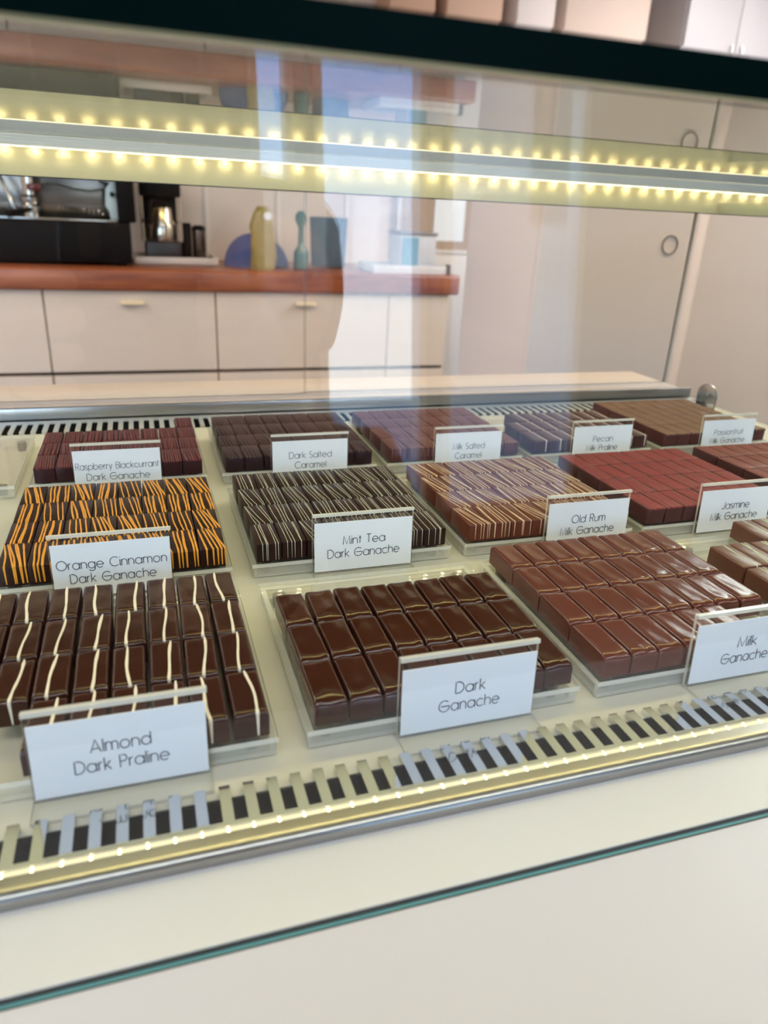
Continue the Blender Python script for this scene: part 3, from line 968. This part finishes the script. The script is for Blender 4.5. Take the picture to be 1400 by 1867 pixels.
# espresso machine
em = thing('espresso_machine', 'large black and chrome espresso machine on the wooden worktop', 'coffee machine', (-0.35, 3.6, ZW))
ey = 3.42
MB().box(-0.78, -0.018, ey, 3.90, ZW + 0.012, 0.155).build('base', BLACK, em, bevel=0.01, seg=2)
for fx in (-0.74, -0.06):
    for fy in (ey + 0.04, 3.86):
        MB().lathe([(0.018, ZW), (0.022, ZW + 0.012)], (fx, fy, 0), 16).build('foot', BLACK, em)
MB().box(-0.775, -0.064, ey + 0.004, 3.56, 0.1555, 0.161).build('drip_tray', mat('chrome', (200, 196, 192), 0.12, 1.0), em, bevel=0.001)
MB().box(-0.775, -0.064, 3.66, 3.90, 0.155, 0.40).build('back_panel', mat('chrome_dull', (120, 112, 106), 0.22, 1.0), em, bevel=0.004)
MB().box(-0.062, 0.010, ey + 0.01, 3.90, 0.155, 0.40).build('side_panel', BLACK, em, bevel=0.01)
sp = [(-0.064, 0.162), (-0.064, 0.33), (-0.118, 0.33), (-0.118, 0.315), (-0.085, 0.306), (-0.106, 0.282), (-0.112, 0.215), (-0.098, 0.195), (-0.094, 0.162)]
so = MB().prism(sp, 'y', 3.585, 3.605).build('side_cheek', mat('pale_blue_enamel', (206, 224, 226), 0.25), em, bevel=0.002)
MB().lathe([(0.010, 3.570), (0.010, 3.585)], (-0.080, 0, 0.262), 14, axis='y').build('knob', BLACK, so)
lg = MB()                              # raised chrome script along the back plate
st_, tw_ = strokes('uornmcnno', 0.12)
for l in st_:
    lg.tube([(-0.300 + px * 0.175 / tw_, 3.655, 0.186 - px * 0.010 / tw_ + py * 0.030) for px, py in l[::2] + [l[-1]]], 0.0024, 6)
lg.build('chrome_script', mat('chrome', (200, 196, 192), 0.12, 1.0), em)
MB().tube([(-0.36, 3.652, 0.290), (-0.30, 3.650, 0.292), (-0.24, 3.650, 0.276), (-0.17, 3.650, 0.270), (-0.10, 3.650, 0.284)], 0.004, 8).build('pipe', mat('chrome', (200, 196, 192), 0.12, 1.0), em)
gh = MB()
gh.lathe([(0.030, 0.205), (0.036, 0.215), (0.036, 0.235), (0.026, 0.245), (0.026, 0.33)], (-0.40, 3.56, 0), 22)
gh.build('group_head', mat('chrome', (200, 196, 192), 0.12, 1.0), em)
pf = MB().lathe([(0.018, 0.150), (0.033, 0.156), (0.036, 0.190), (0.036, 0.203)], (-0.40, 3.56, 0), 22).build('portafilter', mat('chrome', (200, 196, 192), 0.12, 1.0), em)
MB().tube([(-0.40, 3.53, 0.192), (-0.43, 3.46, 0.182), (-0.47, 3.40, 0.172)], [0.008, 0.012, 0.014], 12).build('grip', BLACK, pf)
MB().tube([(-0.51, 3.52, 0.33), (-0.49, 3.51, 0.29), (-0.455, 3.50, 0.185), (-0.45, 3.50, 0.172)], [0.008, 0.008, 0.006, 0.004], 10).build('steam_wand', mat('chrome', (200, 196, 192), 0.12, 1.0), em)
MB().box(-0.402, -0.350, 3.50, 3.55, 0.262, 0.288).build('gauge_window', mat('dark_red_glass', (96, 28, 26), 0.15), em, bevel=0.004)
MB().box(-0.780, 0.010, ey + 0.04, 3.90, 0.40, 0.44).build('top_cover', BLACK, em, bevel=0.01)

# white tray with the coffee maker, a black mug and a steel canister
wt = MB()
prof = []
tx0, tx1, ty0, ty1 = -0.010, 0.352, 3.545, 3.86
wt.box(tx0 + 0.01, tx1 - 0.01, ty0 + 0.01, ty1 - 0.01, ZW, ZW + 0.008)
wt.box(tx0, tx1, ty0, ty0 + 0.012, ZW + 0.004, ZW + 0.034).box(tx0, tx1, ty1 - 0.012, ty1, ZW + 0.004, ZW + 0.034)
wt.box(tx0, tx0 + 0.012, ty0 + 0.012, ty1 - 0.012, ZW + 0.004, ZW + 0.034).box(tx1 - 0.012, tx1, ty0 + 0.012, ty1 - 0.012, ZW + 0.004, ZW + 0.034)
tag(wt.build('drip_tray', mat('white_plastic', (222, 206, 196), 0.35), bevel=0.003, origin=(0.18, 3.7, ZW)), 'white rimmed tray under the black coffee maker', 'tray')
ZB = ZW + 0.0085
CHR = mat('chrome_warm', (205, 192, 176), 0.16, 1.0)
cm = thing('coffee_maker', 'black filter coffee maker with a steel jug, on the white tray', 'coffee maker', (0.12, 3.66, ZB))
MB().box(0.040, 0.196, 3.585, 3.80, ZB, 0.080).build('base', mat('dark_brown_plastic', (44, 32, 28), 0.3), cm, bevel=0.01, seg=3)
MB().box(0.045, 0.190, 3.74, 3.80, 0.080, 0.30).build('column', BLACK, cm, bevel=0.004)
MB().box(0.030, 0.205, 3.60, 3.80, 0.262, 0.40).build('head', BLACK, cm, bevel=0.01, seg=2)
for px in (0.036, 0.200):
    MB().tube([(px, 3.62, 0.08), (px, 3.62, 0.27)], 0.006, 8).build('upright', CHR, cm)
jug = MB().lathe([(0.062, 0.0805), (0.066, 0.095), (0.060, 0.150), (0.044, 0.205), (0.040, 0.218), (0.030, 0.222)], (0.118, 3.655, 0), 28).build('jug', CHR, cm)
MB().lathe([(0.034, 0.222), (0.036, 0.236), (0.020, 0.246)], (0.118, 3.655, 0), 20).build('lid', BLACK, jug)
for sg in (-1, 1):
    MB().tube([(0.118 + sg * 0.036, 3.62, 0.250), (0.118 + sg * 0.046, 3.60, 0.222), (0.118 + sg * 0.050, 3.595, 0.170), (0.118 + sg * 0.066, 3.60, 0.158)], 0.006, 8).build('handle', BLACK, jug)
mg = MB().lathe([(0.022, ZB), (0.024, ZB + 0.005), (0.024, 0.156), (0.021, 0.158), (0.021, 0.14)], (0.222, 3.66, 0), 22)
tag(mg.build('mug', BLACK, origin=(0.222, 3.66, ZB)), 'tall black cup between the coffee maker and the steel canister', 'cup')
cn = thing('canister', 'dark steel canister at the end of the white tray', 'canister', (0.278, 3.66, ZB))
MB().lathe([(0.028, ZB), (0.030, ZB + 0.004), (0.030, 0.128)], (0.278, 3.66, 0), 24).build('body', mat('dark_steel', (120, 104, 94), 0.25, 1.0), cn)
MB().lathe([(0.031, 0.128), (0.031, 0.140), (0.018, 0.150)], (0.278, 3.66, 0), 24).build('lid', BLACK, cn)


def cloth_heap(c, rx, ry, hz, seed):
    random.seed(seed)
    mb = MB()
    n, mm = 28, 8
    vs, fs = [], []
    ph = [random.uniform(0, 6.28) for _ in range(4)]
    for j in range(mm + 1):
        u = j / mm
        for k in range(n):
            a = 2 * pi * k / n
            fold = 1 + 0.10 * sin(3 * a + ph[0]) * u + 0.07 * sin(7 * a + ph[1]) * u
            rr = sin(u * pi / 2) * fold
            z = hz * (cos(u * pi / 2) ** 0.9) * (1 + 0.08 * sin(2 * a + ph[2]))
            vs.append((c[0] + rx * rr * cos(a), c[1] + ry * rr * sin(a), c[2] + max(0.0, z)))
    for j in range(mm):
        for k in range(n):
            fs.append((j * n + k, (j + 1) * n + k, (j + 1) * n + (k + 1) % n, j * n + (k + 1) % n))
    fs.append(tuple(mm * n + k for k in range(n)))
    return mb.add(vs, fs)


tag(cloth_heap((0.52, 3.60, ZW), 0.145, 0.085, 0.135, 3).build('folded_cloth', mat('navy_cloth', (70, 82, 130), 0.85, noise=(30, 0.2)), origin=(0.52, 3.60, ZW), ang=80),
    'crumpled navy blue cloth between the white tray and green bottle', 'cloth')
# olive paper bag, knotted at the top
bg_ = MB()
pr = [(0.050, 0.0), (0.056, 0.05), (0.050, 0.12), (0.050, 0.18), (0.038, 0.235), (0.020, 0.262)]
vs, fs = [], []
for r_, z_ in pr:
    for k in range(20):
        a = 2 * pi * k / 20
        q = 1 + 0.13 * sin(3 * a + z_ * 25) + 0.08 * sin(7 * a - z_ * 40)
        vs.append((0.535 + r_ * q * cos(a), 3.42 + r_ * 0.8 * q * sin(a), ZW + z_))
for j in range(len(pr) - 1):
    for k in range(20):
        fs.append((j * 20 + k, j * 20 + (k + 1) % 20, (j + 1) * 20 + (k + 1) % 20, (j + 1) * 20 + k))
fs.append(tuple(range(20))[::-1])
fs.append(tuple(range(5 * 20, 6 * 20)))
ob = bg_.add(vs, fs).build('bag', mat('olive_foil', (158, 138, 78), 0.4, noise=(25, 0.3)), origin=(0.535, 3.42, ZW), ang=70)
tag(ob, 'tall olive gold bag standing before the navy blue cloth', 'bag')
MB().lathe([(0.014, 3.375), (0.017, 3.379), (0.014, 3.383)], (0.552, 0, 0.205), 16, axis='y').build('round_sticker', PAPER, ob)
bt = MB().lathe([(0.030, ZW), (0.034, ZW + 0.006), (0.034, 0.055), (0.014, 0.085), (0.012, 0.16), (0.026, 0.19), (0.026, 0.215), (0.010, 0.232)], (0.722, 3.50, 0), 22)
tag(bt.build('bottle', mat('bottle_green', (70, 108, 104), 0.15), origin=(0.722, 3.50, ZW)), 'slim green glass bottle on the worktop by the door edge', 'bottle')
bk = MB().lathe([(0.075, ZW), (0.082, ZW + 0.004), (0.090, 0.16), (0.092, 0.205), (0.086, 0.208), (0.082, 0.17)], (0.895, 3.68, 0), 30)
tag(bk.build('basket', mat('slate_felt', (84, 98, 112), 0.8, noise=(60, 0.2)), origin=(0.895, 3.68, ZW), ang=50), 'round slate grey basket on the worktop right of the green bottle', 'basket')
# dish rack with blue plates at the worktop end
rk = thing('dish_tray', 'shallow white dish tray at the right end of the worktop', 'tray', (1.25, 3.45, ZW))
MB().box(1.03, 1.40, 3.36, 3.62, ZW, ZW + 0.010).box(1.03, 1.40, 3.36, 3.37, ZW + 0.01, ZW + 0.036).box(1.03, 1.40, 3.61, 3.62, ZW + 0.01, ZW + 0.036).box(1.03, 1.04, 3.37, 3.61, ZW + 0.01, ZW + 0.036).box(1.39, 1.40, 3.37, 3.61, ZW + 0.01, ZW + 0.036).build('body', mat('white_plastic2', (226, 224, 226), 0.3), rk, bevel=0.003)
MB().box(1.396, 1.414, 3.355, 3.385, ZW, ZW + 0.045).build('latch', mat('grey_plastic', (100, 96, 100), 0.5), rk, bevel=0.003)
bx = thing('storage_box', 'pale plastic box with a grey lid standing in the white dish tray', 'box', (1.26, 3.48, ZW + 0.0105))
MB().box(1.17, 1.35, 3.40, 3.57, ZW + 0.0105, 0.150).build('body', mat('pale_grey_plastic', (206, 206, 212), 0.4), bx, bevel=0.006)
MB().box(1.165, 1.355, 3.395, 3.575, 0.150, 0.165).build('lid', mat('grey_lid', (140, 132, 128), 0.4), bx, bevel=0.004)
MB().box(1.18, 1.26, 3.3975, 3.3995, 0.015, 0.14).build('blue_label', mat('sea_blue', (120, 160, 180), 0.5), bx, smooth=False)
# notice board and panel on the far wall
nb = thing('notice_board', 'brown notice board with one white sheet on the kitchen wall', 'notice board', (1.65, 3.97, 0.06))
MB().box(1.36, 1.97, 3.968, 3.990, 0.065, 0.50).build('cork', mat('cork', (176, 150, 126), 0.8, noise=(40, 0.1)), nb, smooth=False)
fr = MB().box(1.34, 1.36, 3.962, 3.991, 0.045, 0.52).box(1.97, 1.99, 3.962, 3.991, 0.045, 0.52).box(1.36, 1.97, 3.962, 3.991, 0.045, 0.065).box(1.36, 1.97, 3.962, 3.991, 0.50, 0.52)
fr.build('frame', mat('frame_white', (214, 204, 196), 0.4), nb, smooth=False)
MB().box(1.55, 1.73, 3.964, 3.967, 0.11, 0.36).build('paper_sheet', PAPER, nb, smooth=False)
# low white board with a rounded corner leaning on the wall
pp = [(1.47, FZ), (2.30, FZ), (2.30, -0.06)] + [(2.20 + 0.10 * cos(a), -0.06 + 0.10 * sin(a)) for a in (0.3, 0.6, 0.9, 1.2, 1.5708)] + [(1.47, 0.04)]
tag(MB().prism(pp, 'y', 3.94, 3.975).build('wall_panel', mat('soft_white', (222, 212, 204), 0.4), bevel=0.004, origin=(1.9, 3.95, FZ)),
    'low off-white panel with a rounded corner against the kitchen wall', 'panel')
# tall cupboard with a round finger pull, right behind the case
tc = thing('tall_cupboard', 'plain beige cupboard with a round finger pull, right behind the case', 'cupboard', (1.125, 1.85, FZ))
MB().box(0.910, 1.348, 1.645, 2.05, FZ, 0.613).build('body', mat('cupboard_beige', (224, 207, 197), 0.4), tc, bevel=0.002)
dr = MB().box(0.905, 1.345, 1.620, 1.642, FZ + 0.06, 0.606).build('door', mat('cupboard_beige', (224, 207, 197), 0.4), tc, bevel=0.003)
ring = MB()
n = 36
vs, fs = [], []
for r_ in (0.0205, 0.0232):
    for yy in (1.6172, 1.6199):
        vs += [(1.2665 + r_ * cos(2 * pi * k / n), yy, 0.2025 + r_ * sin(2 * pi * k / n)) for k in range(n)]
for k in range(n):
    q = (k + 1) % n
    fs += [(k, q, 2 * n + q, 2 * n + k), (n + k, 3 * n + k, 3 * n + q, n + q), (k, n + k, n + q, q), (2 * n + k, 2 * n + q, 3 * n + q, 3 * n + k)]
ring.add(vs, fs).build('finger_pull', mat('ring_taupe', (120, 100, 84), 0.4), dr)
# things above the case, on the upper wall
sh = thing('wall_shelf', 'pale wall shelf high on the kitchen wall', 'shelf', (2.0, 3.9, 1.0))
MB().box(1.0, 2.62, 3.70, 3.991, 1.00, 1.035).build('board', mat('shelf_pale', (224, 206, 190), 0.4), sh, bevel=0.003)
for sx in (1.2, 2.4):
    MB().prism([(3.991, 0.86), (3.991, 1.0), (3.78, 1.0)], 'x', sx, sx + 0.02).build('bracket', mat('frame_white', (214, 204, 196), 0.4), sh)
for i, (xa, xb, hh, c, lb) in enumerate([(1.18, 1.40, 0.30, (186, 150, 126), 'brown cardboard box, first on the high wall shelf'),
                                         (1.46, 1.74, 0.22, (200, 168, 146), 'lighter brown cardboard box on the high wall shelf'),
                                         (1.82, 2.02, 0.36, (222, 214, 210), 'tall white carton on the high wall shelf'),
                                         (2.08, 2.55, 0.30, (214, 196, 182), 'wide cream carton at the shelf end')]):
    t = thing('carton', lb, 'box', ((xa + xb) / 2, 3.85, 1.036), 'cartons on the wall shelf')
    MB().box(xa, xb, 3.74, 3.96, 1.036, 1.036 + hh).build('body', mat('carton_%d' % i, c, 0.7), t, bevel=0.003)
    MB().box((xa + xb) / 2 - 0.02, (xa + xb) / 2 + 0.02, 3.739, 3.961, 1.036 + hh, 1.0365 + hh).build('tape', mat('tape', (206, 180, 140), 0.3), t, smooth=False)
uc = thing('wall_cabinet', 'white wall cabinet in the upper corner right of the shelf', 'cabinet', (3.03, 3.85, 0.90))
MB().box(2.72, 3.37, 3.68, 3.991, 0.90, 1.66).build('body', mat('cabinet_white', (186, 184, 186), 0.45), uc, bevel=0.003)
for a, b in ((2.725, 3.043), (3.047, 3.365)):
    q = MB().box(a, b, 3.66, 3.679, 0.905, 1.655).build('door', mat('cabinet_white', (186, 184, 186), 0.45), uc, bevel=0.003)
    MB().tube([(b - 0.03 if a < 3 else a + 0.03, 3.645, 1.0), (b - 0.03 if a < 3 else a + 0.03, 3.645, 1.12)], 0.006, 8).build('handle', BRUSHED, q)
# ------------------------------------------------------------------ the photographer, standing on the customer side
def skin(name, verts, edges, m, parent, lvl=2):
    me = bpy.data.meshes.new(name)
    off = world_loc(parent)
    me.from_pydata([tuple(Vector(v[0]) - off) for v in verts], edges, [])
    me.materials.append(m)
    o = bpy.data.objects.new(name, me)
    COL.objects.link(o)
    o.parent = parent
    sk = o.modifiers.new('Skin', 'SKIN')
    sk.use_smooth_shade = True
    for i, v in enumerate(verts):
        d = me.skin_vertices[0].data[i]
        r_ = v[1]
        d.radius = r_ if isinstance(r_, tuple) else (r_, r_)
        d.use_root = (i == 0)
    sb = o.modifiers.new('Subdivision', 'SUBSURF')
    sb.levels = lvl
    sb.render_levels = lvl
    return o


PB = thing('person', 'person in a dark shirt holding up a phone, mirrored in the front glass', 'person', (0.12, -0.62, FZ))
SKIN = mat('skin_tone', (196, 150, 126), 0.5)
SHIRT = mat('dark_shirt', (44, 46, 54), 0.85)
TROU = mat('dark_trousers', (40, 42, 52), 0.8)
HAIR = mat('dark_hair', (34, 26, 22), 0.5, bump=(200, 0.4))


def cm_pt(r_, u, f):                      # a point measured along the phone's own axes
    return Vector((0, 0, 0.25)) + CAM_R * r_ + CAM_U * u + CAM_F * f


HX, HY = 0.140, -0.450
V, Eg = [], []


def ad(p, r_, link=None):
    V.append((tuple(p), r_))
    if link is not None:
        Eg.append((link, len(V) - 1))
    return len(V) - 1


pel = ad((0.13, -0.72, -0.16), 0.115)
sp = ad((0.13, -0.69, -0.05), 0.105, pel)
ch_ = ad((0.135, -0.61, 0.03), 0.11, sp)
nk = ad((0.14, -0.52, 0.13), 0.052, ch_)
jw = ad((HX, HY + 0.018, 0.212), (0.050, 0.054), nk)
ck = ad((HX, HY + 0.012, 0.250), (0.064, 0.072), jw)
fc = ad((HX, HY, 0.300), (0.074, 0.088), ck)
cr = ad((HX, HY - 0.012, 0.345), (0.064, 0.076), fc)
ns = ad((HX, HY + 0.093, 0.256), 0.0085, ck)
for sg in (-1, 1):
    er = ad((HX + sg * 0.078, HY - 0.006, 0.262), 0.011, ck)
    sh_ = ad((0.135 + sg * 0.155, -0.57, 0.045), 0.056, ch_)
    el = ad((0.07 + sg * 0.20, -0.36, -0.09), 0.040, sh_)
    wr = ad(cm_pt(sg * 0.085, -0.045, -0.060), 0.024, el)
    pm = ad(cm_pt(sg * 0.064, -0.040, -0.020), (0.020, 0.013), wr)
    for q in range(4):
        u = -0.005 - 0.019 * q
        ln = (0.014, 0.008, 0.010, 0.018)[q]
        a = ad(cm_pt(sg * 0.056, u, -0.002), 0.0085, pm)
        b = ad(cm_pt(sg * 0.044, u + 0.002, 0.0085), 0.0078, a)
        c = ad(cm_pt(sg * (0.026 + ln * 0.4), u + 0.004, 0.0085), 0.0068, b)
    t1 = ad(cm_pt(sg * 0.052, -0.030, -0.028), 0.0095, pm)
    t2 = ad(cm_pt(sg * 0.030, -0.010, -0.024), 0.0085, t1)
    hp_ = ad((0.13 + sg * 0.085, -0.72, -0.24), 0.090, pel)
    kn = ad((0.14 + sg * 0.10, -0.62, -0.60), 0.060, hp_)
    an = ad((0.14 + sg * 0.10, -0.72, -0.93), 0.040, kn)
    to = ad((0.14 + sg * 0.11, -0.58, -0.965), 0.032, an)
skin('body', V, Eg, SKIN, PB)
# shirt, trousers, shoes and hair
V, Eg = [], []
a0 = ad((0.13, -0.722, -0.235), 0.138)
a1 = ad((0.13, -0.69, -0.05), 0.125, a0)
a2 = ad((0.135, -0.60, 0.035), 0.136, a1)
a3 = ad((0.14, -0.53, 0.115), 0.074, a2)
for sg in (-1, 1):
    b0 = ad((0.135 + sg * 0.150, -0.57, 0.045), 0.078, a2)
    b1 = ad((0.07 + sg * 0.20, -0.36, -0.09), 0.056, b0)
    pw = cm_pt(sg * 0.085, -0.045, -0.060)
    pe = Vector((0.07 + sg * 0.20, -0.36, -0.09))
    b2 = ad(pe.lerp(pw, 0.72), 0.036, b1)
skin('shirt', V, Eg, SHIRT, PB)
V, Eg = [], []
a0 = ad((0.13, -0.72, -0.20), 0.126)
for sg in (-1, 1):
    b0 = ad((0.13 + sg * 0.085, -0.72, -0.27), 0.098, a0)
    b1 = ad((0.14 + sg * 0.10, -0.62, -0.60), 0.070, b0)
    b2 = ad((0.14 + sg * 0.10, -0.715, -0.90), 0.054, b1)
skin('trousers', V, Eg, TROU, PB)
for sg in (-1, 1):
    V, Eg = [], []
    a0 = ad((0.14 + sg * 0.10, -0.75, -0.958), (0.040, 0.040))
    a1 = ad((0.14 + sg * 0.105, -0.66, -0.958), (0.042, 0.040), a0)
    a2 = ad((0.14 + sg * 0.112, -0.55, -0.966), (0.036, 0.034), a1)
    skin('shoe', V, Eg, BLACK, PB)
V, Eg = [], []
a0 = ad((HX, HY - 0.022, 0.345), (0.086, 0.092))
a1 = ad((HX, HY - 0.050, 0.28), 0.082, a0)
a2 = ad((HX, HY - 0.060, 0.20), 0.064, a1)
a3 = ad((HX, HY + 0.040, 0.366), (0.056, 0.040), a0)
a4 = ad((HX, HY - 0.020, 0.405), 0.042, a0)
for sg in (-1, 1):
    b0 = ad((HX + sg * 0.064, HY - 0.002, 0.325), 0.030, a0)
    b1 = ad((HX + sg * 0.074, HY - 0.018, 0.26), 0.022, b0)
    b2 = ad((HX + sg * 0.064, HY - 0.030, 0.20), 0.018, b1)
skin('hair', V, Eg, HAIR, PB)
for sg in (-1, 1):
    ey_ = MB().ellipsoid((HX + sg * 0.029, HY + 0.0800, 0.284), 0.013, 0.010, 0.0080).build('eye', mat('eye_white', (226, 222, 216), 0.2), PB)
    MB().ellipsoid((HX + sg * 0.029, HY + 0.0882, 0.284), 0.0055, 0.004, 0.0055).build('iris', mat('iris_brown', (50, 32, 22), 0.15), ey_)
    MB().tube([(HX + sg * 0.014, HY + 0.080, 0.300), (HX + sg * 0.030, HY + 0.080, 0.304), (HX + sg * 0.046, HY + 0.070, 0.299)], 0.003, 8).build('eyebrow', HAIR, PB)
MB().ellipsoid((HX, HY + 0.072, 0.226), 0.021, 0.009, 0.0055).build('mouth', mat('lip_tone', (160, 88, 80), 0.5), PB)
# the phone in the hands
pb = MB()
cs = [(-0.036, -0.074), (0.036, -0.074), (0.036, 0.074), (-0.036, 0.074)]
vs = [cm_pt(a, b, f) for f in (-0.014, -0.006) for a, b in cs]
pb.add(vs, [(3, 2, 1, 0), (4, 5, 6, 7), (0, 1, 5, 4), (1, 2, 6, 5), (2, 3, 7, 6), (3, 0, 4, 7)])
pho = tag(pb.build('smartphone', BLACK, bevel=0.0025, seg=3, origin=(0, -0.01, 0.25)), 'black smartphone held up in both hands before the front glass', 'phone')
sb = MB()
cs = [(-0.033, -0.070), (0.033, -0.070), (0.033, 0.070), (-0.033, 0.070)]
vs = [cm_pt(a, b, f) for f in (-0.0146, -0.0141) for a, b in cs]
sb.add(vs, [(3, 2, 1, 0), (4, 5, 6, 7), (0, 1, 5, 4), (1, 2, 6, 5), (2, 3, 7, 6), (3, 0, 4, 7)])
sb.build('screen', mat('phone_screen', (20, 22, 26), 0.08), pho, smooth=False)
